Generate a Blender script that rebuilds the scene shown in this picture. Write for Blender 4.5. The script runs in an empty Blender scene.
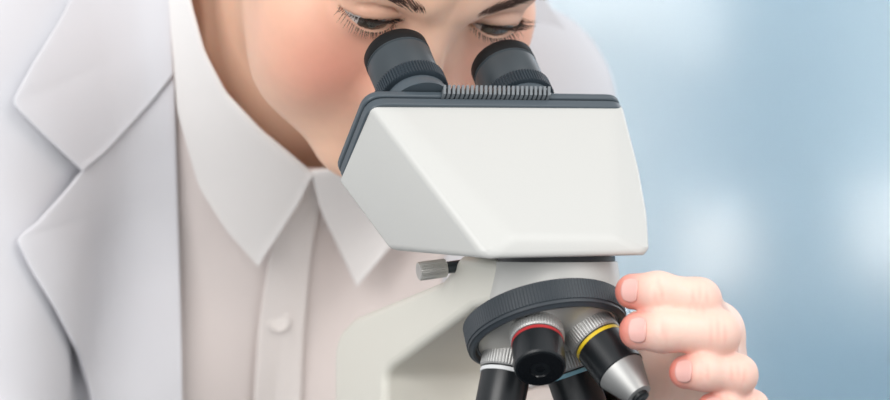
import bpy, bmesh, math, random
import numpy as np
from mathutils import Vector, Matrix

random.seed(4)
rng = np.random.default_rng(7)
SC = bpy.context.scene
COL = SC.collection

# ---------------------------------------------------------------- camera, world, lights, exposure
S = 1.483            # camera to the D = 0 plane (m)
K = 0.4e-3           # metres per pixel on that plane
ZC = 1.05
CAMPOS = np.array([0.0, -S, ZC])
cam = bpy.data.cameras.new('camera')
cam.sensor_width = 36.0
cam.lens = 36.0 * S / (K * 890)
cam.clip_start = 0.05
cam.clip_end = 60
cam.dof.use_dof = True
cam.dof.focus_distance = S + 0.058
cam.dof.aperture_fstop = 8.0
camo = bpy.data.objects.new('camera', cam)
COL.objects.link(camo)
camo.location = CAMPOS
camo.rotation_euler = (math.pi / 2, 0, 0)
SC.camera = camo

world = bpy.data.worlds.new('world')
SC.world = world
world.use_nodes = True
bg = world.node_tree.nodes['Background']
bg.inputs[0].default_value = (0.95, 0.97, 1.0, 1)
bg.inputs[1].default_value = 0.70


def area(name, loc, target, size, size_y, power, color):
    L = bpy.data.lights.new(name, 'AREA')
    L.shape = 'RECTANGLE'
    L.size, L.size_y, L.energy, L.color = size, size_y, power, color
    o = bpy.data.objects.new(name, L)
    COL.objects.link(o)
    o.location = loc
    d = Vector(target) - Vector(loc)
    o.rotation_euler = d.to_track_quat('-Z', 'Y').to_euler()
    return o


area('window_light', (1.1, -0.9, 2.3), (0.0, 0.15, 1.0), 1.2, 1.2, 11, (1.0, 0.98, 0.95))
area('front_fill', (-0.95, -2.0, 1.75), (0.0, 0.15, 1.05), 1.5, 1.2, 29, (1.0, 0.98, 0.96))  # added fill from the camera side, no lamp of the room
area('back_window_light', (1.6, 2.0, 1.9), (0.0, 0.15, 1.05), 1.2, 1.4, 10, (0.97, 0.97, 1.0))
area('wall_fill', (0.3, 2.4, 2.75), (0.45, 4.2, 1.0), 2.0, 0.8, 50, (1.0, 0.98, 0.94))  # added fill that brightens the back wall panels, no known lamp

SC.view_settings.view_transform = 'Standard'
SC.view_settings.look = 'None'
SC.view_settings.gamma = 1.0
SC.view_settings.use_curve_mapping = False
SC.view_settings.exposure = 0.25


# ---------------------------------------------------------------- frames
def P(px, py, D):
    s = K * (S + D) / S
    return np.array([(px - 445) * s, D, ZC - (py - 200) * s])


def ray(px, py):
    return np.array([(px - 445) * K / S, 1.0, -(py - 200) * K / S])


def proj(p):
    p = np.asarray(p)
    s = K * (S + p[..., 1]) / S
    return np.stack([445 + p[..., 0] / s, 200 - (p[..., 2] - ZC) / s], -1)


YM = math.radians(25)
MR = np.array([math.cos(YM), math.sin(YM), 0.0])
MU = np.array([-math.sin(YM), math.cos(YM), 0.0])
MZ = np.array([0.0, 0.0, 1.0])
MO = P(500, 258, 0.0)


def M(px, py, u):
    d = ray(px, py)
    t = (u - (CAMPOS - MO) @ MU) / (d @ MU)
    return CAMPOS + t * d


def MRp(px, py, r):
    d = ray(px, py)
    t = (r - (CAMPOS - MO) @ MR) / (d @ MR)
    return CAMPOS + t * d


def rof(p):
    return (p - MO) @ MR


def uof(p):
    return (p - MO) @ MU


def ruz(r, u, z):
    q = MO + MR * r + MU * u
    return np.array([q[0], q[1], z])


# ---------------------------------------------------------------- materials
def lin(c):
    o = []
    for v in c:
        v /= 255.0
        o.append(v / 12.92 if v <= 0.04045 else ((v + 0.055) / 1.055) ** 2.4)
    return (o[0], o[1], o[2], 1.0)


def mat(name, rgb, rough=0.5, metal=0.0, noise=0.0, nscale=40.0, bump=0.0, bscale=200.0, sss=0.0, coat=0.0, sheen=0.0, spec=0.5):
    m = bpy.data.materials.new(name)
    m.use_nodes = True
    nt = m.node_tree
    b = nt.nodes['Principled BSDF']
    c = lin(rgb)
    b.inputs['Base Color'].default_value = c
    b.inputs['Roughness'].default_value = rough
    b.inputs['Metallic'].default_value = metal
    b.inputs['Specular IOR Level'].default_value = spec
    b.inputs['Coat Weight'].default_value = coat
    b.inputs['Sheen Weight'].default_value = sheen
    if sss:
        b.inputs['Subsurface Weight'].default_value = sss
        b.inputs['Subsurface Radius'].default_value = (1.0, 0.35, 0.2)
        b.inputs['Subsurface Scale'].default_value = 0.006
    tc = nt.nodes.new('ShaderNodeTexCoord')
    if noise:
        n = nt.nodes.new('ShaderNodeTexNoise')
        n.inputs['Scale'].default_value = nscale
        n.inputs['Detail'].default_value = 4
        nt.links.new(tc.outputs['Object'], n.inputs['Vector'])
        r = nt.nodes.new('ShaderNodeMix')
        r.data_type = 'RGBA'
        r.inputs[6].default_value = tuple(x * (1 - noise) for x in c[:3]) + (1,)
        r.inputs[7].default_value = tuple(min(1, x * (1 + noise)) for x in c[:3]) + (1,)
        nt.links.new(n.outputs['Fac'], r.inputs[0])
        nt.links.new(r.outputs[2], b.inputs['Base Color'])
    if bump:
        n2 = nt.nodes.new('ShaderNodeTexNoise')
        n2.inputs['Scale'].default_value = bscale
        n2.inputs['Detail'].default_value = 5
        nt.links.new(tc.outputs['Object'], n2.inputs['Vector'])
        bp = nt.nodes.new('ShaderNodeBump')
        bp.inputs['Strength'].default_value = bump
        bp.inputs['Distance'].default_value = 0.002
        nt.links.new(n2.outputs['Fac'], bp.inputs['Height'])
        nt.links.new(bp.outputs[0], b.inputs['Normal'])
    return m


M_CREAM = mat('cream_enamel', (202, 202, 198), 0.38, noise=0.01, nscale=12, bump=0.04, bscale=900)
M_ARM = mat('arm_enamel', (226, 224, 213), 0.42, noise=0.01, nscale=12, bump=0.04, bscale=900)
M_RIM = mat('grey_blue_rim', (74, 84, 91), 0.38, noise=0.03, bump=0.03, bscale=1200)
M_RIMD = mat('dark_rim', (40, 48, 54), 0.42, noise=0.03)
M_BLACK = mat('black_anodised', (22, 26, 29), 0.34, noise=0.05, bump=0.02, bscale=1500)
M_BARREL = mat('grey_barrel', (56, 64, 69), 0.38, noise=0.04)
M_CUP = mat('black_rubber', (12, 14, 16), 0.6, noise=0.05, bump=0.03, bscale=1500, spec=0.25)
M_KNURL = mat('dark_knurled_metal', (58, 68, 76), 0.36, 0.35, noise=0.03)
M_RING = mat('nosepiece_rubber', (50, 57, 63), 0.48, noise=0.04)
M_STEEL = mat('brushed_steel', (206, 204, 199), 0.4, 0.7, noise=0.03, bump=0.04, bscale=800)
M_SATIN = mat('satin_chrome', (176, 176, 174), 0.45, 0.7, noise=0.02)
M_DARKST = mat('dark_steel', (70, 76, 80), 0.3, 0.8, noise=0.02)
M_RIBS = mat('grey_ribs', (122, 128, 132), 0.45, noise=0.02)
M_RAIL = mat('grey_rail', (140, 134, 128), 0.4, 0.5, noise=0.03)
M_RED = mat('red_band', (176, 46, 50), 0.45, noise=0.02)
M_YEL = mat('yellow_band', (228, 196, 40), 0.45, noise=0.02)
M_BLUE = mat('blue_band', (140, 190, 205), 0.45, noise=0.02)
M_WHITE = mat('white_band', (226, 228, 228), 0.45, noise=0.02)
M_LENS = mat('lens_glass', (10, 12, 16), 0.08, coat=0.6)
M_COAT = mat('white_cotton_coat', (221, 221, 225), 0.85, noise=0.012, nscale=60, bump=0.12, bscale=1400, sheen=0.1)
M_SHIRT = mat('white_poplin_shirt', (230, 220, 216), 0.8, noise=0.012, nscale=60, bump=0.1, bscale=1600, sheen=0.1)
M_COLLAR_LIT = mat('collar_cloth_lit', (240, 237, 235), 0.8, noise=0.012, nscale=60, bump=0.1, bscale=1600, sheen=0.1)  # shirt fabric tinted lighter: light caught by the collar put into colour
M_PLACKET_LIT = mat('placket_cloth_lit', (236, 229, 225), 0.8, noise=0.012, nscale=60, bump=0.1, bscale=1600, sheen=0.1)  # same fabric again, brighter light along the placket put into colour
M_HAIR = mat('dark_brown_hair', (66, 42, 30), 0.45, noise=0.25, nscale=120, bump=0.5, bscale=500)
M_LASH = mat('black_hair', (34, 26, 24), 0.5, noise=0.1)
M_BROW = mat('brown_brow_hair', (86, 64, 55), 0.6, noise=0.15)
M_NAIL = mat('nail', (247, 188, 178), 0.22, noise=0.01, sss=0.1, coat=0.3)
M_BUTTON = mat('pearl_button', (232, 226, 222), 0.3, noise=0.02)
M_DESK = mat('grey_laminate', (92, 97, 102), 0.4, noise=0.01)
M_FLOOR = mat('grey_vinyl', (170, 178, 182), 0.5, noise=0.05)


def skin_material():
    m = bpy.data.materials.new('skin')
    m.use_nodes = True
    nt = m.node_tree
    b = nt.nodes['Principled BSDF']
    a = nt.nodes.new('ShaderNodeAttribute')
    a.attribute_name = 'skin_tone'
    nz = nt.nodes.new('ShaderNodeTexNoise')
    nz.inputs['Scale'].default_value = 180
    nz.inputs['Detail'].default_value = 5
    tc = nt.nodes.new('ShaderNodeTexCoord')
    nt.links.new(tc.outputs['Object'], nz.inputs['Vector'])
    mr = nt.nodes.new('ShaderNodeMapRange')
    mr.inputs[3].default_value = 0.96
    mr.inputs[4].default_value = 1.04
    nt.links.new(nz.outputs['Fac'], mr.inputs[0])
    mx = nt.nodes.new('ShaderNodeVectorMath')
    mx.operation = 'SCALE'
    nt.links.new(a.outputs['Color'], mx.inputs[0])
    nt.links.new(mr.outputs[0], mx.inputs['Scale'])
    nt.links.new(mx.outputs[0], b.inputs['Base Color'])
    b.inputs['Roughness'].default_value = 0.48
    b.inputs['Specular IOR Level'].default_value = 0.4
    b.inputs['Subsurface Weight'].default_value = 0.18
    b.inputs['Subsurface Radius'].default_value = (1.0, 0.35, 0.2)
    b.inputs['Subsurface Scale'].default_value = 0.006
    n2 = nt.nodes.new('ShaderNodeTexNoise')
    n2.inputs['Scale'].default_value = 1100
    n2.inputs['Detail'].default_value = 3
    nt.links.new(tc.outputs['Object'], n2.inputs['Vector'])
    bp = nt.nodes.new('ShaderNodeBump')
    bp.inputs['Strength'].default_value = 0.08
    bp.inputs['Distance'].default_value = 0.001
    nt.links.new(n2.outputs['Fac'], bp.inputs['Height'])
    nt.links.new(bp.outputs[0], b.inputs['Normal'])
    return m


M_SKIN = skin_material()

# ---------------------------------------------------------------- object helpers
ROOTLOC = {}


def link(name, V, F, m, parent=None, smooth=True, origin=None):
    V = np.asarray(V, float)
    me = bpy.data.meshes.new(name)
    off = ROOTLOC.get(parent.name, np.zeros(3)) if parent else (np.zeros(3) if origin is None else np.asarray(origin))
    me.from_pydata([tuple(v) for v in (V - off)], [], [tuple(int(i) for i in f) for f in F])
    me.update()
    if m:
        for mm in (m if isinstance(m, (list, tuple)) else [m]):
            me.materials.append(mm)
    o = bpy.data.objects.new(name, me)
    COL.objects.link(o)
    if parent:
        o.parent = parent
        ROOTLOC[o.name] = off
    else:
        o.location = off
        ROOTLOC[o.name] = off
    if smooth:
        me.shade_smooth()
    return o


def fix_normals(o):
    bm = bmesh.new()
    bm.from_mesh(o.data)
    bmesh.ops.recalc_face_normals(bm, faces=bm.faces)
    bm.to_mesh(o.data)
    bm.free()


def sharp(o, deg=40):
    o.data.set_sharp_from_angle(angle=math.radians(deg))


def bevel(o, w, seg=3):
    md = o.modifiers.new('bevel', 'BEVEL')
    md.width = w
    md.segments = seg
    md.limit_method = 'ANGLE'
    md.angle_limit = math.radians(25)
    md.harden_normals = False
    return md


def empty(name, loc):
    o = bpy.data.objects.new(name, None)
    o.empty_display_size = 0.05
    COL.objects.link(o)
    o.location = loc
    ROOTLOC[o.name] = np.asarray(loc, float)
    return o


def tag(o, label=None, cat=None, group=None, kind=None):
    if label: o['label'] = label
    if cat: o['category'] = cat
    if group: o['group'] = group
    if kind: o['kind'] = kind
    return o


def basis(axis, ref=None):
    a = np.asarray(axis, float)
    a = a / np.linalg.norm(a)
    ref = np.array([0, 0, 1.0]) if ref is None else np.asarray(ref, float)
    if abs(a @ ref) > 0.95:
        ref = np.array([1.0, 0, 0])
    e1 = np.cross(ref, a)
    e1 /= np.linalg.norm(e1)
    return e1, np.cross(a, e1), a


def lathe(name, prof, origin, axis, m, parent, seg=96, knurl=None, teeth=0, slant=0.0, mats=None, capped=True, angle=35):
    """profile of (radius, height) in mm round an axis; knurl = {index: depth} cuts teeth"""
    e1, e2, a = basis(axis)
    knurl = knurl or {}
    if teeth:
        seg = teeth * 4
    V, F, mi = [], [], []
    for i, (r, h) in enumerate(prof):
        dep = knurl.get(i, 0)
        for s in range(seg):
            an = 2 * math.pi * s / seg
            rr = r
            if dep:
                rr = r - (dep if (s % 4) in (0, 3) else 0)
            an += slant * h
            V.append(origin + (e1 * math.cos(an) + e2 * math.sin(an)) * rr * 1e-3 + a * h * 1e-3)
    n = len(prof)
    for i in range(n - 1):
        for s in range(seg):
            t = (s + 1) % seg
            F.append((i * seg + s, i * seg + t, (i + 1) * seg + t, (i + 1) * seg + s))
            mi.append(mats[i] if mats else 0)
    if capped:
        F.append(tuple(reversed(range(seg)))); mi.append(0)
        F.append(tuple((n - 1) * seg + s for s in range(seg))); mi.append(mats[-1] if mats else 0)
    o = link(name, V, F, m, parent)
    o.data.polygons.foreach_set('material_index', mi)
    sharp(o, angle)
    return o


def hull(name, pts, m, parent, bev=0.002, seg=3, origin=None):
    bm = bmesh.new()
    vs = [bm.verts.new(tuple(p)) for p in pts]
    r = bmesh.ops.convex_hull(bm, input=vs)
    bmesh.ops.delete(bm, geom=[v for v in bm.verts if not v.link_faces], context='VERTS')
    bmesh.ops.dissolve_limit(bm, angle_limit=math.radians(3), verts=bm.verts, edges=bm.edges)
    if bev:
        bmesh.ops.bevel(bm, geom=[e for e in bm.edges if e.calc_face_angle(0) > math.radians(6)], offset=bev, segments=seg, profile=0.5, affect='EDGES', clamp_overlap=True)
    bm.verts.ensure_lookup_table()
    bm.verts.index_update()
    V = [np.array(v.co) for v in bm.verts]
    F = [[v.index for v in f.verts] for f in bm.faces]
    bm.free()
    o = link(name, V, F, m, parent, origin=origin)
    sharp(o, 22)
    return o


def round_poly(pts, rads, n=6):
    """2D polygon with rounded corners"""
    out = []
    N = len(pts)
    for i in range(N):
        p0, p1, p2 = np.array(pts[i - 1], float), np.array(pts[i], float), np.array(pts[(i + 1) % N], float)
        r = rads[i] if isinstance(rads, (list, tuple)) else rads
        if r <= 0:
            out.append(p1); continue
        d0 = (p0 - p1) / np.linalg.norm(p0 - p1)
        d1 = (p2 - p1) / np.linalg.norm(p2 - p1)
        ang = math.acos(np.clip(d0 @ d1, -1, 1))
        t = min(r / math.tan(ang / 2), 0.48 * np.linalg.norm(p0 - p1), 0.48 * np.linalg.norm(p2 - p1))
        a, b = p1 + d0 * t, p1 + d1 * t
        for k in range(n + 1):
            s = k / n
            out.append((1 - s) ** 2 * a + 2 * s * (1 - s) * p1 + s * s * b)
    return out


def prism(name, poly, fmap, h0, h1, m, parent, bev=0.001, seg=2, angle=30, origin=None):
    n = len(poly)
    V = [fmap(p[0], p[1], h0) for p in poly] + [fmap(p[0], p[1], h1) for p in poly]
    F = [tuple(range(n)), tuple(reversed(range(n, 2 * n)))]
    F += [(i, i + n, (i + 1) % n + n, (i + 1) % n) for i in range(n)]
    o = link(name, V, F, m, parent, origin=origin)
    fix_normals(o)
    if bev:
        bevel(o, bev, seg).angle_limit = math.radians(45)
    sharp(o, angle)
    return o


# ---------------------------------------------------------------- signed distance tools (work in mm inside local frames)
def smin(a, b, k):
    h = np.maximum(k - np.abs(a - b), 0.0) / k
    return np.minimum(a, b) - h * h * k * 0.25


def smax(a, b, k):
    return -smin(-a, -b, k)


def ell(p, c, r):
    q = p - np.array(c, np.float64)
    r = np.array(r, np.float64)
    k0 = np.sqrt(((q / r) ** 2).sum(-1))
    k1 = np.sqrt(((q / (r * r)) ** 2).sum(-1))
    return k0 * (k0 - 1.0) / np.maximum(k1, 1e-9)


def sph(p, c, r):
    return np.sqrt(((p - np.array(c, np.float64)) ** 2).sum(-1)) - r


def cone(p, a, b, r1, r2):
    a = np.array(a, np.float64); b = np.array(b, np.float64)
    pa = p - a
    ba = b - a
    t = np.clip((pa @ ba) / (ba @ ba), 0, 1)
    d = pa - t[..., None] * ba
    return np.sqrt((d * d).sum(-1)) - (r1 + (r2 - r1) * t)


def surface_nets(f, lo, hi, h, B=14, newton=2, slack=1.5):
    lo = np.array(lo, float); hi = np.array(hi, float)
    nb = np.ceil((hi - lo) / (h * B)).astype(int)
    N = nb * B
    vol = np.empty(tuple(N), np.float32)
    ax = [lo[i] + (np.arange(nb[i]) + 0.5) * B * h - 0.5 * h for i in range(3)]
    C = np.stack(np.meshgrid(*ax, indexing='ij'), -1).reshape(-1, 3)
    fc = f(C)
    thr = B * h * 0.5 * 1.7321 * slack
    bi = np.stack(np.meshgrid(*[np.arange(n) for n in nb], indexing='ij'), -1).reshape(-1, 3)
    v6 = vol.reshape(nb[0], B, nb[1], B, nb[2], B)
    v6[:] = np.where(fc > 0, 1e3, -1e3).reshape(tuple(nb))[:, None, :, None, :, None]
    act = bi[np.abs(fc) < thr]
    g = np.stack(np.meshgrid(*[np.arange(B)] * 3, indexing='ij'), -1).reshape(-1, 3)
    CH = 60
    for s in range(0, len(act), CH):
        a = act[s:s + CH]
        pts = lo + (a[:, None, :] * B + g[None]).reshape(-1, 3) * h
        val = f(pts).reshape(len(a), B, B, B)
        for j, b in enumerate(a):
            v6[b[0], :, b[1], :, b[2], :] = val[j]
    neg = vol < 0
    cnt = np.zeros(tuple(N - 1), np.int8)
    for i in (0, 1):
        for j in (0, 1):
            for k in (0, 1):
                cnt += neg[i:N[0] - 1 + i, j:N[1] - 1 + j, k:N[2] - 1 + k]
    cells = np.argwhere((cnt > 0) & (cnt < 8))
    del cnt
    idx = np.full(tuple(N - 1), -1, np.int32)
    idx[tuple(cells.T)] = np.arange(len(cells))
    acc = np.zeros((len(cells), 3)); w = np.zeros(len(cells))
    corners = [(i, j, k) for i in (0, 1) for j in (0, 1) for k in (0, 1)]
    cv = {c: vol[cells[:, 0] + c[0], cells[:, 1] + c[1], cells[:, 2] + c[2]].astype(float) for c in corners}
    for c in corners:
        for d in range(3):
            if c[d] == 0:
                e = list(c); e[d] = 1; e = tuple(e)
                a, b = cv[c], cv[e]
                m = (a < 0) != (b < 0)
                t = np.where(m, a / np.where(m, a - b, 1), 0)
                pt = np.array(c, float)[None].repeat(len(a), 0)
                pt[:, d] += t
                acc[m] += pt[m]; w[m] += 1
    V = lo + (cells + acc / w[:, None]) * h
    F = []
    for d in range(3):
        d1, d2 = (d + 1) % 3, (d + 2) % 3
        sl0 = [slice(None)] * 3; sl1 = [slice(None)] * 3
        sl0[d] = slice(0, N[d] - 1); sl1[d] = slice(1, N[d])
        A, Bv = neg[tuple(sl0)], neg[tuple(sl1)]
        e = np.argwhere(A != Bv)
        ok = (e[:, d1] > 0) & (e[:, d2] > 0) & (e[:, d1] < N[d1] - 1) & (e[:, d2] < N[d2] - 1)
        e = e[ok]
        s = A[tuple(e.T)]
        q = []
        for (o1, o2) in ((-1, -1), (0, -1), (0, 0), (-1, 0)):
            c = e.copy(); c[:, d1] += o1; c[:, d2] += o2
            q.append(idx[tuple(c.T)])
        q = np.stack(q, -1)
        q[~s] = q[~s][:, ::-1]
        F.append(q)
    F = np.concatenate(F)
    F = F[(F >= 0).all(1)]
    eps = h * 0.2
    for _ in range(newton):
        for s in range(0, len(V), 200000):
            v = V[s:s + 200000]
            f0 = f(v)
            G = np.stack([f(v + np.eye(3)[i] * eps) - f0 for i in range(3)], -1) / eps
            stp = f0[:, None] * G / np.maximum((G * G).sum(-1, keepdims=True), 0.2)
            ln = np.linalg.norm(stp, axis=1, keepdims=True)
            V[s:s + 200000] = v - stp * np.minimum(1, h * 0.7 / np.maximum(ln, 1e-12))
    return V, F


def trace(f, px, py, off, start=0.05, end=0.9):
    """camera rays onto the level set f = off; px, py flat arrays"""
    px = np.asarray(px, float); py = np.asarray(py, float)
    d = np.stack([(px - 445) * K / S, np.ones_like(px), -(py - 200) * K / S], -1)
    t = np.full(len(px), S + start)
    for _ in range(90):
        p = CAMPOS + d * t[:, None]
        v = f(p) - off
        t = t + np.clip(v, -0.01, 0.03) * 0.7
        t = np.minimum(t, S + end)
    return CAMPOS + d * t[:, None]


# ================================================================ the setting
def box(name, lo, hi, m, parent=None, bev=0.0):
    x0, y0, z0 = lo; x1, y1, z1 = hi
    V = [(x, y, z) for x in (x0, x1) for y in (y0, y1) for z in (z0, z1)]
    F = [(0, 1, 3, 2), (4, 6, 7, 5), (0, 4, 5, 1), (2, 3, 7, 6), (0, 2, 6, 4), (1, 5, 7, 3)]
    o = link(name, V, F, m, parent, smooth=False)
    if bev:
        bevel(o, bev, 2)
    return o


tag(box('floor', (-3, -2.6, -0.05), (3, 5.2, 0.0), M_FLOOR), kind='structure')
YB = 4.6
M_WALL = mat('blue_grey_wall', (150, 178, 196), 0.7, noise=0.05, nscale=1.2)
M_PALE = mat('pale_wall', (206, 219, 226), 0.7, noise=0.04, nscale=1.5)
M_MID = mat('mid_blue_panel', (168, 194, 210), 0.6, noise=0.04, nscale=1.5)
M_DEEP = mat('deep_blue_panel', (128, 160, 182), 0.6, noise=0.05, nscale=1.2)
tag(box('wall_back', (-4, YB, 0), (4, YB + 0.1, 3.4), M_WALL), kind='structure')


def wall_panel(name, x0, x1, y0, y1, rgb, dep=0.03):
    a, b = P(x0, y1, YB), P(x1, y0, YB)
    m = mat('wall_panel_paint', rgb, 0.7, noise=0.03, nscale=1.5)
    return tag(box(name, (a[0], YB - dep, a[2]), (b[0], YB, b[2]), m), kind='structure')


# added strips with tones stepped to blur into a gradient, added pale panels above
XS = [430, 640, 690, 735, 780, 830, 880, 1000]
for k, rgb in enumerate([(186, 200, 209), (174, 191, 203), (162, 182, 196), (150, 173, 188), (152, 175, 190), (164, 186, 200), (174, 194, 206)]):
    wall_panel('tone_panel_%d' % (k + 1), XS[k], XS[k + 1], -260, 900, rgb)
wall_panel('pale_panel_1', 380, 660, -260, 40, (214, 223, 229), 0.05)  # added opaque panel, upper brightness of the background put into its paint
wall_panel('pale_panel_2', 660, 720, -260, 70, (206, 218, 226), 0.05)
wall_panel('tone_panel_8', 680, 745, 205, 285, (240, 243, 245), 0.06)  # added pale blocks make the blurred bright spots
wall_panel('tone_panel_9', 850, 960, 180, 275, (230, 238, 243), 0.06)
wall_panel('tone_panel_10', 760, 1000, 330, 900, (134, 162, 180), 0.05)
# added frosted glass pane, diffuses the wall panels into a soft blur
M_FROST = mat('frosted_glass', (250, 252, 253), 0.32)
pb = M_FROST.node_tree.nodes['Principled BSDF']
pb.inputs['Transmission Weight'].default_value = 1.0
pb.inputs['IOR'].default_value = 1.18
pb.inputs['Specular IOR Level'].default_value = 0.2
tag(box('blur_pane', (-2.4, 2.9, 0.0), (2.4, 2.908, 2.8), M_FROST), kind='structure')


# ================================================================ microscope
def build_microscope():
    base_c = ruz(rof(M(555, 262, 0.038)), 0.06, 0.75)
    root = empty('microscope', base_c)
    tag(root, 'cream and black binocular laboratory microscope being looked into by the person in the white coat', 'microscope')
    a45 = (MU + MZ) / math.sqrt(2)          # eyepiece axis
    q45 = (MU - MZ) / math.sqrt(2)          # down the slope of the eyepiece plate
    # ---- prism head
    T_L, T_R = M(372, 107, 0.056), M(625, 107, 0.056)
    P_L = M(339, 184, 0.087)
    P_R = P_L + MR * (rof(T_R) - rof(T_L))
    F_L, F_R = M(487, 259, 0.002), M(652, 255, 0.0)
    B_L = M(388, 250, 0.066)
    rc = (rof(T_L) + rof(T_R)) / 2
    B_R = B_L + MR * 2 * (rc - rof(B_L)) * 0.9
    B_R[2] = F_R[2] - 0.001
    ed_ = lambda px: T_L + (T_R - T_L) * ((rof(M(px, 107, 0.056)) - rof(T_L)) / (rof(T_R) - rof(T_L)))
    hv = [T_L, ed_(394), ed_(610), T_R, P_R, P_L, F_L, F_R, B_R, B_L, M(514, 236, 0.0030), M(617, 236, 0.0022), M(641, 168, 0.034), M(649, 212, 0.0165)]
    hf = [(0, 1, 2, 3, 4, 5), (1, 10, 11, 2), (0, 6, 10, 1), (2, 11, 7, 13, 12, 3), (10, 6, 7, 11), (0, 5, 9, 6), (3, 12, 13, 7, 8, 4), (6, 9, 8, 7), (5, 4, 8, 9)]
    soft = {(0, 6), (1, 10), (10, 11), (2, 11), (6, 7), (3, 12), (12, 13), (7, 13), (6, 9), (7, 8), (6, 10), (7, 11), (5, 9), (8, 9)}
    bm = bmesh.new()
    bv = [bm.verts.new(tuple(p)) for p in hv]
    for f in hf:
        bm.faces.new([bv[k] for k in f])
    bm.normal_update()
    bmesh.ops.recalc_face_normals(bm, faces=bm.faces)
    bm.verts.index_update()
    es = [e for e in bm.edges if tuple(sorted(v.index for v in e.verts)) in soft]
    bmesh.ops.bevel(bm, geom=es, offset=0.0028, segments=5, profile=0.5, affect='EDGES', clamp_overlap=True)
    bm.verts.index_update()
    head = link('prism_head', [np.array(v.co) for v in bm.verts], [[v.index for v in f.verts] for f in bm.faces], M_CREAM, root)
    bm.free()
    sharp(head, 28)
    # ---- eyepiece plate: two stacked slabs
    wid = (rof(T_R) - rof(T_L)) / 2
    lng = np.linalg.norm(P_L - T_L)
    Tc = (T_L + T_R) / 2

    def plate(grow, rad):
        return round_poly([(-wid - grow, -grow), (wid + grow, -grow), (wid + grow, lng + grow), (-wid - grow, lng + grow)], rad, 6)

    fm = lambda x, y, h: Tc + MR * x + q45 * y + a45 * h
    prism('head_rim', plate(0.0012, 0.008), fm, -0.0005, 0.0036, M_RIM, root, 0.0006)
    prism('head_gasket', plate(0.0002, 0.0075), fm, 0.0036, 0.0046, M_RIMD, root, 0)
    top = prism('eyepiece_plate', plate(0.0012, 0.008), fm, 0.0046, 0.0078, M_RIM, root, 0.0007)
    # ribbed thumb wheel along the upper edge of the plate
    V, F = [], []
    n = 24
    xa, xb = rof(M(440, 92, 0.06)) - rof(Tc), rof(M(549, 92, 0.06)) - rof(Tc)
    pitch = (xb - xa) / n
    for i in range(n):
        x0 = xa + i * pitch
        b = len(V)
        for (x, sh) in ((x0, 0), (x0 + pitch * 0.55, 0)):
            for (y, h) in ((-0.0034, 0.0040), (-0.0034, 0.0094), (0.004, 0.0100), (0.004, 0.0042)):
                V.append(fm(x + (h - 0.0042) * 0.35, y, h))
        F += [(b, b + 1, b + 2, b + 3), (b + 7, b + 6, b + 5, b + 4), (b, b + 4, b + 5, b + 1), (b + 1, b + 5, b + 6, b + 2), (b + 2, b + 6, b + 7, b + 3), (b + 3, b + 7, b + 4, b)]
    o = link('ribbed_grip', V, F, M_RIBS, root, smooth=False)
    fix_normals(o)
    # ---- eyepieces
    for (px, py, ext, ue) in ((415, 99, 2.4, 0.0715), (521, 106, 0.6, 0.0755)):
        c = M(px, py, ue)
        o = lathe('eyepiece', [(13.2, 3 + ext), (13.8, 4 + ext), (14.0, 19.2 + ext), (13.5, 19.6 + ext), (13.5, 20.0 + ext), (14.0, 20.4 + ext), (13.9, 20.8 + ext)],
                  c, a45, M_BARREL, root, 96)
        lathe('eyepiece_base', [(14.2, -5), (14.2, -2.6), (13.6, 0.0), (12.5, 0.6), (12.5, 9)], c, a45, M_RIM, o, 96)
        lathe('knurled_ring', [(14.2, 0.2 + ext * .5), (15.3, 0.6 + ext * .5), (15.3, 6.6 + ext * .5), (14.2, 7.2 + ext * .5)], c, a45, M_KNURL, o, teeth=72, knurl={1: 0.6, 2: 0.6})
        lathe('eyecup', [(13.9, 20.6 + ext), (14.1, 21.0 + ext), (13.9, 25.6 + ext), (13.0, 26.9 + ext), (11.0, 27.2 + ext), (9.0, 26.2 + ext), (8.0, 23 + ext), (7.9, 22.6 + ext)], c, a45, M_CUP, o, 96)
        lathe('ocular_lens', [(8.1, 21.8 + ext), (8.1, 22.9 + ext), (5, 23.4 + ext), (1, 23.6 + ext)], c, a45, M_LENS, o, 48)
    # ---- mount under the head
    mc = M(556, 262, 0.036)
    rm = rof(mc)
    um = uof(mc)
    down = -MZ
    lathe('head_collar', [(24.5, -2.5), (24.5, 0.2), (21.0, 0.6)], mc, down, M_BLACK, root, 96)
    lathe('nosepiece_mount', [(20, -0.3), (25.2, -0.3), (25.6, 0.4), (26.8, 9), (27.6, 14), (27.6, 17.5), (18, 18.5)], mc, down, M_CREAM, root, 96)
    # ---- arm: profile in the (u, z) plane
    rl = rm - 0.0262
    pxs = [(494, 262.5), (459, 261.5), (441, 281), (352, 318), (333.5, 338), (333, 420), (383, 420), (383.5, 376), (389, 368), (470, 309), (500, 296)]
    pl = []
    for (x, y) in pxs:
        p = MRp(x, y, rl)
        pl.append((uof(p), p[2]))
    ub, uf = pl[5][0], pl[6][0]
    pl[5] = (ub, 0.772)
    pl[6] = (uf, 0.772)
    pl[0] = (um + 0.002, mc[2] + 0.0005)
    pl[1] = (pl[1][0], mc[2] + 0.0022)
    pl[-1] = (um + 0.004, mc[2] - 0.0165)
    poly = round_poly(pl, [0, 0.004, 0.012, 0.03, 0.03, 0, 0, 0.012, 0.02, 0.02, 0], 6)
    fa = lambda u, z, r: ruz(r, u, z)
    prism('arm', poly, fa, rl, rm + 0.0262, M_ARM, root, 0.0035, 4, angle=35)
    print('ARM u', ub, uf, 'rm', rm, 'um', um)
    # focus rail on the front of the limb
    prism('focus_rail', round_poly([(uf - 0.010, 0.80), (uf + 0.004, 0.80), (uf + 0.004, 0.955), (uf - 0.010, 0.955)], 0.002, 3), fa, rm - 0.017, rm + 0.017, M_RAIL, root, 0.0008)
    # ---- thumbscrew that clamps the head
    tcen = M(459, 266, um)
    tcen = MRp(459, 266, rm - 0.024)
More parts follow.
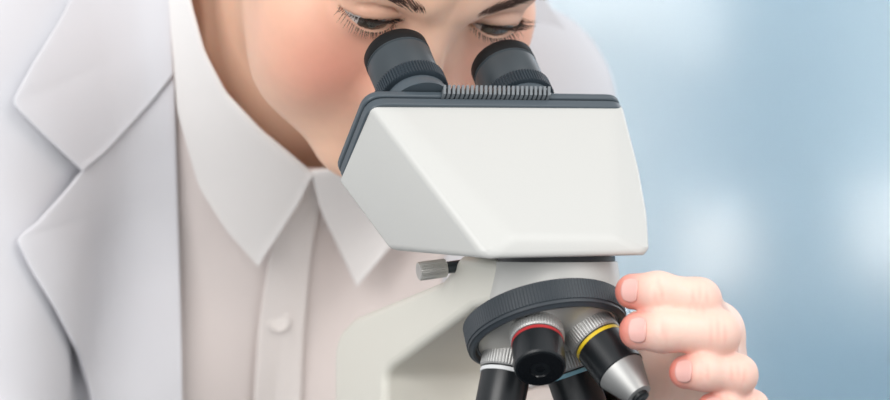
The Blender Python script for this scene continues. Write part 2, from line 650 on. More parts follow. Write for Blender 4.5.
    ax = -MR * 0.97 + MU * 0.12 + MZ * -0.12
    ax = ax / np.linalg.norm(ax)
    ts = lathe('clamp_screw', [(2.6, -2), (2.6, 5.4), (2.2, 5.6), (2.2, 6.2)], tcen, ax, M_DARKST, root, 32)
    lathe('screw_knob', [(2.4, 5.8), (3.7, 6.0), (4.0, 6.4), (4.0, 17.4), (3.6, 18.0), (2.0, 18.1)], tcen, ax, M_STEEL, ts, teeth=26, knurl={2: 0.35, 3: 0.35})
    # ---- revolving nosepiece
    tl = math.radians(27)
    n = math.sin(tl) * -MU + math.cos(tl) * -MZ
    nc = M(548, 338, 0.030)            # centre of the lower rim of the ring
    npz = lathe('nosepiece', [(16, -20), (24, -15), (31.5, -12.2), (32.6, -11.6), (32.6, -0.5), (31.6, 0.5), (30.6, 0.5), (29.8, -1.4), (28.8, -1.6), (22, 2.4), (10, 5.0), (1, 5.4)],
                nc, n, [M_RING, M_DARKST, M_STEEL], root, 128, mats=[0, 0, 0, 0, 0, 0, 1, 1, 2, 2, 2, 2])
    lathe('knurled_grip', [(32.4, -11.4), (33.6, -11.0), (33.6, -2.6), (33.0, -2.3), (33.0, -1.8), (33.3, -1.6), (33.3, -0.9), (32.4, -0.4)], nc, n, M_RING, npz, teeth=150,
          knurl={1: 0.3, 2: 0.3}, capped=False)
    lathe('centre_screw', [(4.5, 5.0), (4.5, 6.2), (3.8, 6.6), (1, 6.6)], nc, n, M_DARKST, npz, 32)
    # objectives
    ex = np.cross(n, [0, 1.0, 0]); ex = ex / np.linalg.norm(ex)
    if ex[0] < 0: ex = -ex
    ey = np.cross(ex, n); ey = ey / np.linalg.norm(ey)
    if ey[1] > 0: ey = -ey             # towards the camera
    al = math.radians(23)
    specs = [('red', 104, M_RED, [(10.6, 9.2), (10.6, 21.5), (10.0, 22.2), (9.0, 22.4)], 'low power'),
             ('yellow', 17, M_YEL, [(10.6, 9.2), (10.6, 24.0), (10.2, 24.4)], 'ten'),
             ('blue', -72, M_BLUE, [(10.4, 9.2), (10.4, 30.0), (9.6, 31)], 'forty'),
             ('white', 194, M_WHITE, [(10.2, 9.2), (10.2, 32.0), (9.6, 33)], 'hundred')]
    for (cn, deg, mb, body, _) in specs:
        t = math.radians(deg)
        rad = ex * math.cos(t) + ey * math.sin(t)
        ax = n * math.cos(al) + rad * math.sin(al)
        c = nc + rad * 0.0175 + n * 0.0020
        ob = lathe('objective', body, c, ax, M_BLACK, root, 72)
        ob['label'] = 'objective with %s colour band' % cn
        lathe('knurled_collar', [(9.8, -3), (10.6, -2.4), (11.2, -0.6), (11.2, 6.2), (10.6, 6.9), (9.4, 7.0)], c, ax, M_SATIN, ob, teeth=56, knurl={2: 0.22, 3: 0.22})
        lathe('neck_ring', [(9.9, 6.8), (9.9, 9.3)], c, ax, M_BLACK, ob, 72)
        lathe('colour_band', [(10.5, 7.6), (10.72, 7.7), (10.72, 9.2), (10.5, 9.3)], c, ax, mb, ob, 72)
        if cn == 'red':
            lathe('front_lens', [(9.2, 22.0), (9.2, 22.6), (4.2, 22.9), (3.8, 22.0), (1, 22.6)], c, ax, M_LENS, ob, 48)
        elif cn == 'yellow':
            lathe('cone_tip', [(10.2, 24.2), (9.9, 25.4), (5.6, 37.5), (4.4, 38.0), (3.2, 38.0)], c, ax, M_SATIN, ob, 72)
            lathe('front_lens', [(3.6, 37.6), (3.6, 39.4), (2.6, 39.8), (0.8, 39.4)], c, ax, M_BLACK, ob, 32)
        else:
            z0 = body[-1][1]
            lathe('cone_tip', [(9.5, z0 - 0.2), (9.2, z0 + 0.5), (4.6, z0 + 8), (4.0, z0 + 9), (2.4, z0 + 9)], c, ax, M_SATIN, ob, 48)
    # ---- stage, condenser, base and focus knobs (below the frame)
    rsq = lambda r0, r1, u0, u1: [(r0, u0), (r1, u0), (r1, u1), (r0, u1)]
    fz = lambda r, u, z: ruz(r, u, z)
    prism('stage', round_poly(rsq(rm - 0.066, rm + 0.04, um - 0.062, um + 0.03), 0.006, 4), fz, 0.908, 0.917, M_RIMD, root, 0.001)
    prism('stage_bracket', round_poly(rsq(rm - 0.016, rm + 0.016, um + 0.03, uf + 0.002), 0.003, 3), fz, 0.885, 0.908, M_RIMD, root, 0.001)
    lathe('condenser', [(19, 0), (19, 22), (14, 26)], ruz(rm, um, 0.908), -MZ, M_BLACK, root, 64)
    bs = prism('base', round_poly(rsq(rm - 0.075, rm + 0.075, um - 0.075, ub + 0.012), 0.02, 6), fz, 0.753, 0.782, M_ARM, root, 0.005, 4)
    lathe('lamp_housing', [(32, 0), (32, 18), (26, 26), (22, 27)], ruz(rm, um, 0.78), MZ, M_ARM, root, 64)
    for s in (-1, 1):
        for t in (um - 0.055, ub - 0.01):
            lathe('foot', [(8, -4), (9, -3), (9, -0.1)], ruz(rm + s * 0.06, t, 0.7542), MZ, M_CUP, root, 32)
        c = ruz(rm + s * 0.026, (ub + uf) / 2, 0.835)
        k = lathe('focus_knob', [(22, -1), (22, 12), (20.5, 13)], c, MR * s, M_BLACK, root, teeth=60, knurl={0: 0.6, 1: 0.6})
        lathe('fine_focus_knob', [(13, 12), (13, 24), (12, 25)], c, MR * s, M_RIM, k, teeth=40, knurl={0: 0.5, 1: 0.5})
    return root


MIC = build_microscope()
print('micro done')

# ================================================================ person: frames
YH, PH, RH = math.radians(25), math.radians(46), math.radians(2.0)
F0 = np.array([math.sin(YH), -math.cos(YH), 0])
HX = np.array([math.cos(YH), math.sin(YH), 0])
HY = F0 * math.cos(PH) - MZ * math.sin(PH)
HZ = MZ * math.cos(PH) + F0 * math.sin(PH)
HX, HZ = HX * math.cos(RH) - HZ * math.sin(RH), HZ * math.cos(RH) + HX * math.sin(RH)
HO = P(431, 10, 0.117)
HM = np.stack([HX, HY, HZ])            # world -> head rows


def to_head(p):
    return ((p - HO) @ HM.T) * 1e3


def from_head(q):
    return HO + (np.asarray(q, float) * 1e-3) @ HM


YT, LT = math.radians(25), math.radians(32)
T0 = np.array([math.sin(YT), -math.cos(YT), 0])
TX = np.array([math.cos(YT), math.sin(YT), 0])
TY = T0 * math.cos(LT) - MZ * math.sin(LT)
TZ = MZ * math.cos(LT) + T0 * math.sin(LT)
TO = P(315, 178, 0.262)
TM = np.stack([TX, TY, TZ])


def to_tor(p):
    return ((p - TO) @ TM.T) * 1e3


def from_tor(q):
    return TO + (np.asarray(q, float) * 1e-3) @ TM


# arm joints (world, metres)
L_SHO = P(506, 110, 0.335)
L_ELB = P(512, 480, 0.30)
L_WRI = P(672, 470, 0.105)
R_SHO = from_tor((-158, -78, 5))
R_ELB = P(-60, 520, 0.22)
R_WRI = P(120, 640, 0.03)


# ---- head (mm, x to her left, y forward, z up, origin between the eyes)
EYX = 29.5
EYC = [np.array([-EYX, -1.5, 0.0]), np.array([EYX, -1.5, 0.0])]


def lid_lines(x):
    t = np.clip(1 - (x / 14.5) ** 2, 0, 1)
    return 3.7 * t ** 0.8 - 0.9, -3.6 * t - 0.9


def f_head(p):
    q = p.copy()
    ax = np.abs(q[..., 0])
    m = np.stack([ax, q[..., 1], q[..., 2]], -1)          # mirrored
    d = ell(m, (0, -82, 38), (73, 92, 78))
    d = smin(d, ell(m, (0, -40, 22), (60, 52, 50)), 18)
    d = smin(d, ell(m, (0, -40, -28), (50, 50, 52)), 16)
    d = smin(d, ell(m, (37, -17, -32), (23, 23, 24)), 20)
    d = smin(d, ell(m, (46, -28, -17), (15, 22, 14)), 16)
    d = smin(d, ell(m, (34, -27, -49), (18, 27, 28)), 26)
    d = smin(d, ell(m, (0, -10, -62), (28, 25, 26)), 18)
    d = smin(d, cone(m, (31, -47, -49), (26, -34, -66), 11, 11), 30)
    d = smin(d, cone(m, (26, -34, -66), (10, -5, -84), 11, 10), 22)
    d = smin(d, ell(m, (0, -2, -88), (16, 13, 12)), 14)
    d = smin(d, ell(m, (0, -42, -66), (36, 38, 18)), 14)
    # brow ridge, sockets
    d = smin(d, cone(m, (10, 7, 12), (40, -2, 13), 7, 6.5), 12)
    d = smax(d, -ell(m, (29, 18, -1), (15, 13, 9.5)), 8)
    # nose
    n = cone(m, (0, 8, 5), (0, 24, -34), 5.2, 6.5)
    n = smin(n, ell(m, (0, 26, -39), (8, 8.5, 7)), 6)
    n = smin(n, ell(m, (10.5, 17, -41), (6.2, 8, 6)), 5)
    n = smin(n, cone(m, (5, 3, -6), (13, 6, -36), 6, 8), 10)
    d = smin(d, n, 8)
    d = smax(d, -cone(m, (5, 22, -47.5), (7, 16, -46), 2.4, 2.0), 2)
    # lips
    d = smin(d, cone(m, (0, 15.5, -61), (15, 7, -66), 3.6, 1.6), 4)
    d = smin(d, cone(m, (0, 14, -71), (14, 7, -67.5), 4.6, 1.8), 4)
    d = smax(d, -cone(m, (0, 19.5, -66), (15, 10, -66.4), 0.9, 0.3), 2)
    # lids
    e = m - np.array([EYX, -1.5, 0])
    r = np.sqrt((e * e).sum(-1))
    d = smin(d, r - 13.7, 5)
    zu, zl = lid_lines(e[..., 0])
    # crease above the upper lid
    for (x0, z0, x1, z1) in ((-9, 6.4, -4, 8.2), (-4, 8.2, 4, 8.6), (4, 8.6, 9.5, 6.6)):
        y0 = math.sqrt(max(14.6 ** 2 - x0 * x0 - z0 * z0, 1)); y1 = math.sqrt(max(14.6 ** 2 - x1 * x1 - z1 * z1, 1))
        d = smax(d, -cone(e, (x0, y0, z0), (x1, y1, z1), 0.9, 0.9), 1.6)
    cut = np.maximum(np.maximum(e[..., 2] - zu, zl - e[..., 2]), np.maximum(np.maximum(1.0 - e[..., 1], r - 21), 11.4 - r))
    d = smax(d, -cut, 0.8)
    # ears
    er = ell(m, (74, -92, -14), (6, 17, 29))
    er = smax(er, -ell(m, (81, -88, -12), (7, 10, 19)), 4)
    d = smin(d, er, 5)
    return d


NB = np.array(from_tor((0, -62, 8)))
NM = from_head((0, -78, -40))


def f_head_w(p):
    h = to_head(p)
    near = (np.abs(h - np.array([0, -50, -5])) < np.array([150, 170, 170])).all(-1)
    out = np.full(len(p), 0.12)
    if near.any():
        out[near] = f_head(h[near]) * 1e-3
    return out


def f_neck(p):
    return cone(p, NB, NM, 0.054, 0.051)


def f_torso(p):
    q = to_tor(p)
    ax = np.abs(q[..., 0])
    m = np.stack([ax, q[..., 1], q[..., 2]], -1)
    d = ell(m, (0, -92, -135), (122, 92, 180))
    ls = to_tor(L_SHO[None])[0]
    d = smin(d, cone(q, (-30, -85, 12), (-152, -84, 2), 50, 46), 40)
    d = smin(d, cone(q, (-20, -80, 60), (-120, -88, 15), 34, 34), 40)
    d = smin(d, cone(q, (30, -80, 12), ls, 34, 29), 26)
    d = smin(d, ell(m, (72, -24, -165), (58, 44, 58)), 50)
    d = smin(d, ell(m, (0, -100, -330), (132, 92, 160)), 60)
    return d * 1e-3


def f_arms(p):
    d = cone(p, L_SHO, L_ELB, 0.032, 0.033)
    d = smin(d, cone(p, L_ELB, L_WRI, 0.037, 0.024), 0.02)
    e = cone(p, R_SHO, R_ELB, 0.046, 0.037)
    e = smin(e, cone(p, R_ELB, R_WRI, 0.037, 0.024), 0.02)
    return np.minimum(d, e)


def f_trunk(p):
    d = smin(f_torso(p), f_arms(p), 0.04)
    return smin(d, f_neck(p), 0.03)


# ---- hand (world metres): each finger is a chain from fingertip to knuckle
FINGERS = [
    # name, joints (tip, dip, pip, mcp), radii
    [P(633, 291.5, 0.0225), P(658, 292, 0.0165), P(699, 300, 0.0200), P(713, 332, 0.062)],
    [P(638, 331, 0.0160), P(663, 331, 0.0120), P(718, 333, 0.0165), P(712, 366, 0.066)],
    [P(686, 372, 0.0170), P(704, 372, 0.0130), P(737, 375, 0.0190), P(712, 400, 0.072)],
    [P(712, 408, 0.0200), P(726, 407, 0.0180), P(750, 409, 0.0260), P(706, 430, 0.076)],
]
FR = [[7.3, 8.1, 8.3, 10.6], [7.7, 8.5, 8.7, 10.8], [6.9, 7.4, 7.7, 10.3], [6.2, 6.8, 7.3, 9.5]]


def f_hand(p):
    d = np.full(len(p), 1.0)
    for J, R in zip(FINGERS, FR):
        f = cone(p, J[0], J[1], R[0] * 1e-3, R[1] * 1e-3)
        f = smin(f, cone(p, J[1], J[2], R[1] * 1e-3 * 0.97, R[2] * 1e-3), 0.003)
        f = smin(f, cone(p, J[2], J[3], R[2] * 1e-3 * 1.02, R[3] * 1e-3), 0.004)
        d = smin(d, f, 0.0022)
    # palm
    w = L_WRI
    pal = cone(p, FINGERS[0][3] + np.array([0, .004, 0]), w, 0.0125, 0.018)
    for i in (1, 2, 3):
        pal = smin(pal, cone(p, FINGERS[i][3] + np.array([0, .003, 0]), w, 0.0125, 0.018), 0.012)
    d = smin(d, pal, 0.008)
    # thumb behind the nosepiece
    t0, t1, t2 = P(664, 425, 0.088), P(650, 372, 0.073), P(641, 330, 0.074)
    th = cone(p, t0, t1, 0.0145, 0.0115)
    th = smin(th, cone(p, t1, t2, 0.0108, 0.0085), 0.004)
    th = smin(th, cone(p, w, t0, 0.019, 0.016), 0.012)
    d = smin(d, th, 0.007)
    return d


def f_body(p):
    d = smin(f_trunk(p), f_head_w(p), 0.022)
    hn = (np.abs(p - P(690, 380, 0.06)) < 0.13).all(-1)
    if hn.any():
        d = d.copy()
        d[hn] = smin(d[hn], f_hand(p[hn]), 0.010)
    return d


proot = empty('person', from_tor((0, -95, -380)))
tag(proot, 'person in a white lab coat looking down into the microscope, hand on its nosepiece', 'person')

lo = np.minimum.reduce([L_WRI, R_ELB, from_tor((-210, -200, -400)), from_head((-90, -190, -130))]) - 0.05
lo = np.array([-0.36, -0.03, 0.80])
hi = np.array([0.27, 0.50, ZC + 0.24])
V, F = surface_nets(f_body, lo, hi, 0.0014)
print('body verts', len(V), len(F))
body = link('body', V, F, M_SKIN, proot)


def lerp3(a, b, t):
    return a + (b - a) * t[:, None]


def gauss(p, c, s):
    return np.exp(-(((p - np.array(c)) / np.array(s)) ** 2).sum(-1))


hp = to_head(V)
base = np.array(lin((248, 202, 174))[:3])
colr = np.repeat(base[None], len(V), 0)
pink = np.array(lin((240, 146, 128))[:3])
bl = np.maximum(gauss(hp, (-38, 0, -30), (26, 40, 26)), gauss(hp, (38, 0, -30), (26, 40, 26)))
colr = lerp3(colr, pink, 0.62 * bl)
lipc = np.array(lin((206, 110, 106))[:3])
lp = gauss(hp, (0, 16, -66), (14, 9, 7))
colr = lerp3(colr, lipc, np.clip(lp * 1.4 - 0.5, 0, 0.9))
lidc = np.array(lin((196, 148, 126))[:3])
for s in (-1, 1):
    colr = lerp3(colr, lidc, 0.55 * gauss(hp, (s * 34, 8, 6), (15, 12, 7)))
nosec = np.array(lin((238, 170, 150))[:3])
colr = lerp3(colr, nosec, 0.6 * gauss(hp, (0, 30, -40), (14, 14, 10)))
# fingertips and knuckles are pinker than the paler hand
hand_base = np.array(lin((246, 211, 195))[:3])
hm = np.clip((0.19 - np.linalg.norm(V - P(690, 360, 0.04), axis=1)) / 0.03, 0, 1)
colr = lerp3(colr, hand_base, hm)
tip = np.array(lin((234, 124, 108))[:3])
for J in FINGERS:
    colr = lerp3(colr, tip, 0.95 * gauss(V, J[0] - np.array([0.005, 0, 0]), (0.0105,) * 3))
    colr = lerp3(colr, tip, 0.22 * gauss(V, J[2], (0.010,) * 3))
    fx = (J[2] - J[1]) / np.linalg.norm(J[2] - J[1])
    for kk, (jj, off) in enumerate(((2, -0.0035), (2, -0.001), (2, 0.0018), (1, -0.001), (1, 0.001))):     # fine skin creases over the joints
        ct = J[jj] + fx * off + np.array([0, -0.008, 0.001 * (kk % 2)])
        al_ = (V - ct) @ fx
        colr = lerp3(colr, tip, 0.26 * np.exp(-(al_ / 0.0007) ** 2) * gauss(V, ct, (0.02, 0.006, 0.0045)))
ca = body.data.color_attributes.new('skin_tone', 'FLOAT_COLOR', 'POINT')
ca.data.foreach_set('color', np.concatenate([colr, np.ones((len(V), 1))], 1).astype(np.float32).ravel())

# ---- nails
for J, R in zip(FINGERS, FR):
    tip_, dip = J[0], J[1]
    ax = (tip_ - dip) / np.linalg.norm(tip_ - dip)
    up = np.array([0, -1.0, 0.10]); up -= ax * (up @ ax); up /= np.linalg.norm(up)
    sd = np.cross(ax, up)
    n1, n2 = 16, 16
    V, F = [], []
    for i in range(n1 + 1):
        for j in range(n2 + 1):
            a = (i / n1) * 2 - 1; b = (j / n2) * 2 - 1
            # square bent into a rounded nail outline
            sx = a * math.sqrt(1 - 0.38 * b * b); sy = b * math.sqrt(1 - 0.38 * a * a)
            V.append(tip_ + ax * (sy * 0.0040 - 0.0026) + sd * (sx * 0.0050 * R[0] / 7.4) + up * 0.016)
    V = np.array(V)
    for _ in range(40):
        V = V - up * (f_hand(V) - 0.00035)[:, None] * 0.8
    for i in range(n1):
        for j in range(n2):
            q = i * (n2 + 1) + j
            F.append((q, q + 1, q + n2 + 2, q + n2 + 1))
    o = link('fingernail', V, F, M_NAIL, proot)
    fix_normals(o)
    md = o.modifiers.new('thick', 'SOLIDIFY'); md.thickness = 0.0005; md.offset = 0

# ---- eyes
M_EYE = mat('eye_white', (226, 218, 212), 0.15, coat=0.5)
M_IRIS = mat('iris', (66, 60, 50), 0.15, noise=0.3, nscale=900, coat=0.6)
M_PUPIL = mat('pupil', (8, 8, 9), 0.08, coat=0.8)
for e in EYC:
    c = from_head(e)
    gaze = HY * 0.97 - HZ * 0.10
    o = lathe('eye', [(12 * math.sin(t), -12 * math.cos(t)) for t in np.linspace(0.02, math.pi - 0.02, 40)], c, gaze, [M_EYE, M_IRIS, M_PUPIL], proot, 48,
              mats=[0] * 31 + [1] * 5 + [2] * 3 + [2], angle=180)

# ---- lashes and brows as fine tapered strands


def strands(name, roots, dirs, lens, bends, w, m, parent, nseg=4):
    V, F = [], []
    for p, d, L, bd in zip(roots, dirs, lens, bends):
        e1, e2, _ = basis(d)
        b0 = len(V)
        for k in range(nseg + 1):
            t = k / nseg
            c = p + d * L * t + bd * L * t * t
            ww = w * (1 - t) ** 0.8 + w * 0.06
            for j in range(4):
                an = j * math.pi / 2
                V.append(c + (e1 * math.cos(an) + e2 * math.sin(an)) * ww)
        for k in range(nseg):
            for j in range(4):
                j2 = (j + 1) % 4
                F.append((b0 + k * 4 + j, b0 + k * 4 + j2, b0 + k * 4 + 4 + j2, b0 + k * 4 + 4 + j))
    return link(name, V, F, m, parent)


for s, e in zip((-1, 1), EYC):
    roots, dirs, lens, bends = [], [], [], []
    for lidu in (1, 0):
        n = 84 if lidu else 34
        for i in range(n):
            x = -13.2 + 26.6 * (i + random.uniform(-.4, .4)) / (n - 1)       # x grows outward
            zu, zl = lid_lines(np.array([x]))
            z = float(zu[0]) - 0.1 if lidu else float(zl[0]) + 0.1
            y = math.sqrt(max(13.6 ** 2 - x * x - z * z, 4))
            roots.append(from_head(e + np.array([s * x, y, z])))
            out = x / 13.0
            dl = np.array([s * (0.55 * out + 0.25), 1.0, (0.12 if lidu else -0.55) + random.uniform(-.12, .12)])
            dl[0] += random.uniform(-.15, .15)
            dl = dl / np.linalg.norm(dl)
            dirs.append(dl @ HM)
            L = (4.6 + 3.0 * max(0, out)) if lidu else 3.2 + 1.5 * max(0, out)
            lens.append(L * random.uniform(.75, 1.1) * 1e-3)
            bends.append((np.array([s * 0.12 * out, 0, 0.45 if lidu else -0.1])) @ HM)
    strands('eyelashes', roots, dirs, lens, bends, 0.00019, M_LASH, proot)
    # brow
    roots, dirs, lens, bends = [], [], [], []
    cand = []
    for i in range(360):
        t = random.random()
        x = 9.5 + 40 * t
        zc = 8.0 + 9.5 * math.sin(min(1, t / 0.68) * math.pi / 2) - 9 * max(0, t - 0.68) ** 1.3 * 2.2
        hw = 3.6 * (1 - 0.72 * t) * (0.75 + 0.25 * min(1, t * 8))
        z = zc + random.uniform(-hw, hw)
        cand.append((s * x, z, t))
    px_ = np.array([[c[0], 60.0, c[1]] for c in cand])
    for _ in range(60):
        px_[:, 1] -= np.clip(f_head(px_), -3, 8) * 0.7
    for c, q in zip(cand, px_):
        t = c[2]
        roots.append(from_head(q - np.array([0, 0.3, 0])))
        d = np.array([s * (0.35 + 0.75 * t), 0.16, 0.85 - 1.05 * t])
        d += np.array([random.uniform(-.15, .15), 0, random.uniform(-.15, .15)])
        d = d / np.linalg.norm(d)
        dirs.append(d @ HM); lens.append(random.uniform(5, 8) * 1e-3)
        bends.append(np.array([s * 0.15, -0.28, -0.1]) @ HM)
    strands('eyebrow', roots, dirs, lens, bends, 0.00017, M_BROW, proot)

# ---- hair: drawn back, knot behind


def f_hair(p):
    h = to_head(p)
    ax = np.abs(h[..., 0])
    m = np.stack([ax, h[..., 1], h[..., 2]], -1)
    d = ell(m, (0, -86, 40), (81, 99, 86))
    d = smin(d, ell(m, (0, -130, -28), (48, 44, 40)), 24)
    # cut away the face, below the hairline
    d = smax(d, -ell(m, (0, 10, 0), (74, 66, 78)), 6)
    d = smax(d, -ell(m, (60, -62, -70), (60, 48, 62)), 8)
    d = smin(d, ell(m, (0, -182, 45), (36, 32, 36)), 8)
    # combed grooves
    d = d + 0.5 * np.sin(h[..., 0] * 0.9 + 3 * np.sin(h[..., 2] * 0.03)) * (d < 6)
    return d * 1e-3


V, F = surface_nets(f_hair, from_head((0, -90, 20)) - 0.15, from_head((0, -90, 20)) + 0.15, 0.0025, newton=1)
link('hair', V, F, M_HAIR, proot)
print('hair done')


# ================================================================ clothes
def f_cloth(p):
    d = smin(f_torso(p), smin(f_arms(p) - 0.008, f_neck(p) - 0.001, 0.03), 0.05)
    return d


def crop_faces(V, F, keep):
    F = F[keep[F].all(1)]
    used = np.zeros(len(V), bool); used[F.ravel()] = True
    mp = np.cumsum(used) - 1
    return V[used], mp[F]


def smooth_noise(p, sc, seed):
    r = np.random.default_rng(seed)
    out = np.zeros(len(p))
    for k in range(10):
        d = r.normal(size=3); d /= np.linalg.norm(d)
        out += np.sin((p @ d) * sc * r.uniform(0.6, 1.6) * 2 * math.pi + r.uniform(0, 6.28))
    return out / 10


# ---- shirt body
SH = 0.008
V, F = surface_nets(lambda p: f_cloth(p) - SH - 0.0012 * smooth_noise(p, 14, 3), np.array([-0.27, 0.14, 0.80]), np.array([0.22, 0.50, ZC + 0.14]), 0.004, newton=2)
q = to_tor(V)
V, F = crop_faces(V, F, (np.abs(q[:, 0]) < 98) & (f_neck(V) > SH + 0.006) & (q[:, 2] > -370))
shirt = link('shirt', V, F, M_SHIRT, proot)
md = shirt.modifiers.new('thick', 'SOLIDIFY'); md.thickness = 0.0008; md.offset = -1


def coons(top, bottom, left, right, nu, nv):
    """four px polylines -> grid of px; top/bottom run left->right, left/right run top->bottom"""
    def samp(pl, n):
        pl = np.array(pl, float)
        s = np.concatenate([[0], np.cumsum(np.linalg.norm(np.diff(pl, axis=0), axis=1))]); s /= s[-1]
        t = np.linspace(0, 1, n)
        return np.stack([np.interp(t, s, pl[:, i]) for i in range(2)], -1)

    def rnd(pl, n):                       # light smoothing of the polyline between its ends
        a = samp(pl, n)
        for _ in range(3):
            a[1:-1] = (a[:-2] + 2 * a[1:-1] + a[2:]) / 4
        return a
    T, Bm, L, R = rnd(top, nu), rnd(bottom, nu), rnd(left, nv), rnd(right, nv)
    u = np.linspace(0, 1, nu)[None, :, None]; v = np.linspace(0, 1, nv)[:, None, None]
    G = (1 - v) * T[None] + v * Bm[None] + (1 - u) * L[:, None] + u * R[:, None]
    G -= (1 - u) * (1 - v) * T[0] + u * (1 - v) * T[-1] + (1 - u) * v * Bm[0] + u * v * Bm[-1]
    return G


def grid_faces(nv, nu):
    i = np.arange(nv - 1)[:, None] * nu + np.arange(nu - 1)[None]
    return np.stack([i, i + nu, i + nu + 1, i + 1], -1).reshape(-1, 4)


def patch(name, G, off, m, parent, thick=0.0012, f=f_cloth, mirror=False, nz=0.0006, seed=1, ns=18, lift=None, smooth_it=3):
    nv, nu = G.shape[:2]
    pts = trace(f, G[..., 0].ravel(), G[..., 1].ravel(), off if np.isscalar(off) else np.asarray(off).ravel())
    # settle the depth so that the cloth bridges hollows
    D = pts[:, 1].reshape(nv, nu)
    for _ in range(smooth_it):
        E = np.pad(D, 1, mode='edge')
        D = (E[:-2, 1:-1] + E[2:, 1:-1] + E[1:-1, :-2] + E[1:-1, 2:] + 4 * D) / 8
    D = D - nz * smooth_noise(pts, ns, seed).reshape(nv, nu)
    if lift is not None:
        D = D - lift
    px, py = G[..., 0].ravel(), G[..., 1].ravel()
    s = K * (S + D.ravel()) / S
    pts = np.stack([(px - 445) * s, D.ravel(), ZC - (py - 200) * s], -1)
    F = grid_faces(nv, nu)
    o = link(name, pts, F, m, parent)
    fix_normals(o)
    md = o.modifiers.new('thick', 'SOLIDIFY'); md.thickness = thick; md.offset = 0
    bv = o.modifiers.new('edge', 'BEVEL'); bv.width = thick * 0.4; bv.segments = 2; bv.limit_method = 'ANGLE'
    if mirror:
        q = to_tor(pts); q[:, 0] *= -1
        o2 = link(name, from_tor(q), F, m, parent)
        fix_normals(o2)
        md = o2.modifiers.new('thick', 'SOLIDIFY'); md.thickness = thick; md.offset = 0
    return o


# placket and button
G = coons([(292, 168), (326, 168)], [(240, 540), (292, 540)], [(292, 168), (268, 260), (258, 330), (252, 430), (240, 540)], [(326, 168), (310, 260), (303, 340), (300, 430), (292, 540)], 24, 70)
patch('placket', G, SH + 0.0022, M_PLACKET_LIT, shirt, 0.0014, seed=5, nz=0.0005)
bp = trace(f_cloth, [279], [321], SH + 0.003)[0]
gn = np.array([0.25, -0.9, -0.1])
bt = lathe('button', [(1.0, -0.5), (5.0, -0.5), (5.3, 0.2), (5.0, 0.9), (3.9, 0.9), (3.6, 0.5), (0.5, 0.5)], bp, gn, M_BUTTON, shirt, 40)

# collar leaves
top = [(186, -40), (190, 0), (204, 50), (226, 92), (262, 130), (290, 153), (313, 173)]
out = [(166, -40), (170, 10), (177, 110), (198, 185), (226, 230), (258, 266)]
G = coons(top, out, [(186, -40), (166, -40)], [(313, 173), (300, 200), (258, 266)], 70, 26)
lf = np.zeros(G.shape[:2]) + 0.006 * np.linspace(0, 1, 26)[:, None] ** 0.7
patch('collar', G, SH + 0.010, M_COLLAR_LIT, shirt, 0.0018, seed=8, nz=0.0005, lift=lf, smooth_it=6)
top = [(310, 170), (338, 168), (372, 150), (400, 120), (420, 80)]
out = [(357, 287), (388, 250), (425, 205), (455, 160), (470, 100)]
G = coons(top, out, [(310, 170), (321, 212), (357, 287)], [(420, 80), (470, 100)], 50, 30)
patch('collar', G, SH + 0.010, M_COLLAR_LIT, shirt, 0.0016, seed=11, nz=0.0005, smooth_it=6)

# collar stand round the neck
axn = (NM - NB) / np.linalg.norm(NM - NB)
e1 = TX - axn * (TX @ axn); e1 /= np.linalg.norm(e1)
e2 = np.cross(axn, e1)
if e2 @ TY < 0: e2 = -e2
Vs, nth = [], 96
for j, hh in enumerate(np.linspace(0, 1, 8)):
    for i in range(nth):
        th = 2 * math.pi * i / nth
        front = math.sin(th)
        h = 0.020 + 0.028 * (0.5 - 0.5 * front) + (hh - 0.5) * 0.034
        dr = e1 * math.cos(th) + e2 * math.sin(th)
        rad = 0.060 + 0.004 * (1 - hh)
        Vs.append(NB + axn * h + dr * rad)
Fs = []
for j in range(7):
    for i in range(nth):
        i2 = (i + 1) % nth
        if math.sin(2 * math.pi * (i + .5) / nth) > 0.55: continue
        Fs.append((j * nth + i, j * nth + i2, (j + 1) * nth + i2, (j + 1) * nth + i))
cs = link('collar_stand', Vs, Fs, M_COLLAR_LIT, shirt)
md = cs.modifiers.new('thick', 'SOLIDIFY'); md.thickness = 0.0012

# ---- lab coat
CO = 0.014


def f_coat(p):
    d = smin(f_torso(p), smin(f_arms(p) - 0.004, f_neck(p) + 0.004, 0.02), 0.03)
    return d - CO - 0.0022 * smooth_noise(p, 9, 21) - 0.0008 * smooth_noise(p, 26, 22)


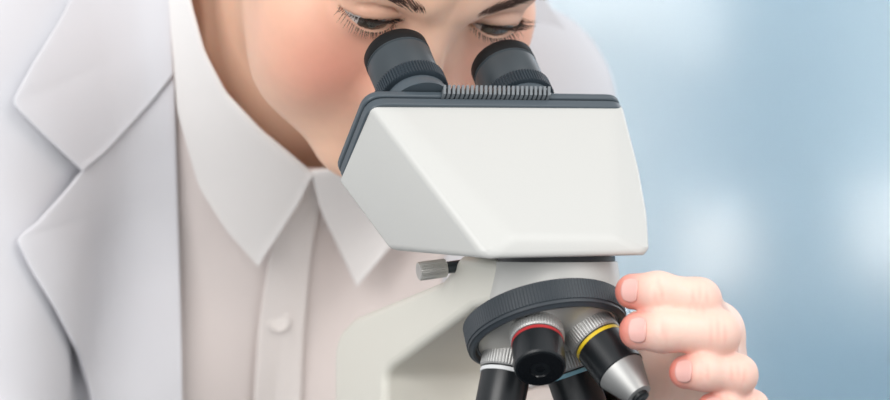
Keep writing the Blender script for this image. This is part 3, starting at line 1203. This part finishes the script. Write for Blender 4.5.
V, F = surface_nets(f_coat, np.array([-0.40, -0.02, 0.80]), np.array([0.28, 0.54, ZC + 0.16]), 0.004, newton=2)
q = to_tor(V)
ys = np.linspace(-60, 420, 25)
ed = to_tor(trace(lambda p: f_coat(p), np.full(25, 172.0), ys, 0.0))
o_ = np.argsort(ed[:, 2])
xe = np.interp(q[:, 2], ed[o_, 2], ed[o_, 0])
opening = (q[:, 0] > xe) & (q[:, 0] < -xe) & (q[:, 1] > -95)
keep = ~opening & (f_neck(V) > CO + 0.004) & (q[:, 2] > -380)
keep &= (np.linalg.norm(V - L_WRI, axis=1) > 0.060)
V, F = crop_faces(V, F, keep)
coat = link('lab_coat', V, F, M_COAT, proot)
md = coat.modifiers.new('thick', 'SOLIDIFY'); md.thickness = 0.0014; md.offset = -1

fc0 = lambda p: f_coat(p)
# lapel (below the notch)
seam = [(82, 171), (105, 152), (130, 125), (155, 98), (174, 74)]
G = coons(seam, [(100, 540), (184, 540)], [(82, 171), (60, 198), (34, 226), (16, 239), (30, 268), (56, 310), (78, 352), (88, 385), (94, 420), (100, 540)], [(174, 74), (176, 160), (179, 260), (181, 340), (182, 420), (184, 540)], 60, 140)
patch('lapel', G, 0.0045, M_COAT, coat, 0.0022, f=fc0, mirror=True, seed=31, nz=0.0012, ns=12, smooth_it=8)
# upper collar
G = coons([(90, -40), (172, -40)], seam, [(90, -40), (60, 20), (30, 68), (11, 103), (40, 132), (82, 171)], [(172, -40), (172, 20), (174, 74)], 60, 60)
patch('coat_collar', G, 0.0065, M_COAT, coat, 0.0024, f=fc0, mirror=True, seed=33, nz=0.0008, ns=12, smooth_it=8)

# ================================================================ desk
desk = empty('lab_desk', (0, 0.0, 0))
tag(desk, 'grey laminate laboratory desk that the microscope stands on', 'desk')
box('desktop', (-0.8, -0.45, 0.715), (0.8, 0.215, 0.75), M_DESK, desk, 0.003)
for x in (-0.76, 0.72):
    for y in (-0.42, 0.16):
        box('leg', (x, y, 0.0), (x + 0.04, y + 0.04, 0.715), M_STEEL, desk, 0.002)
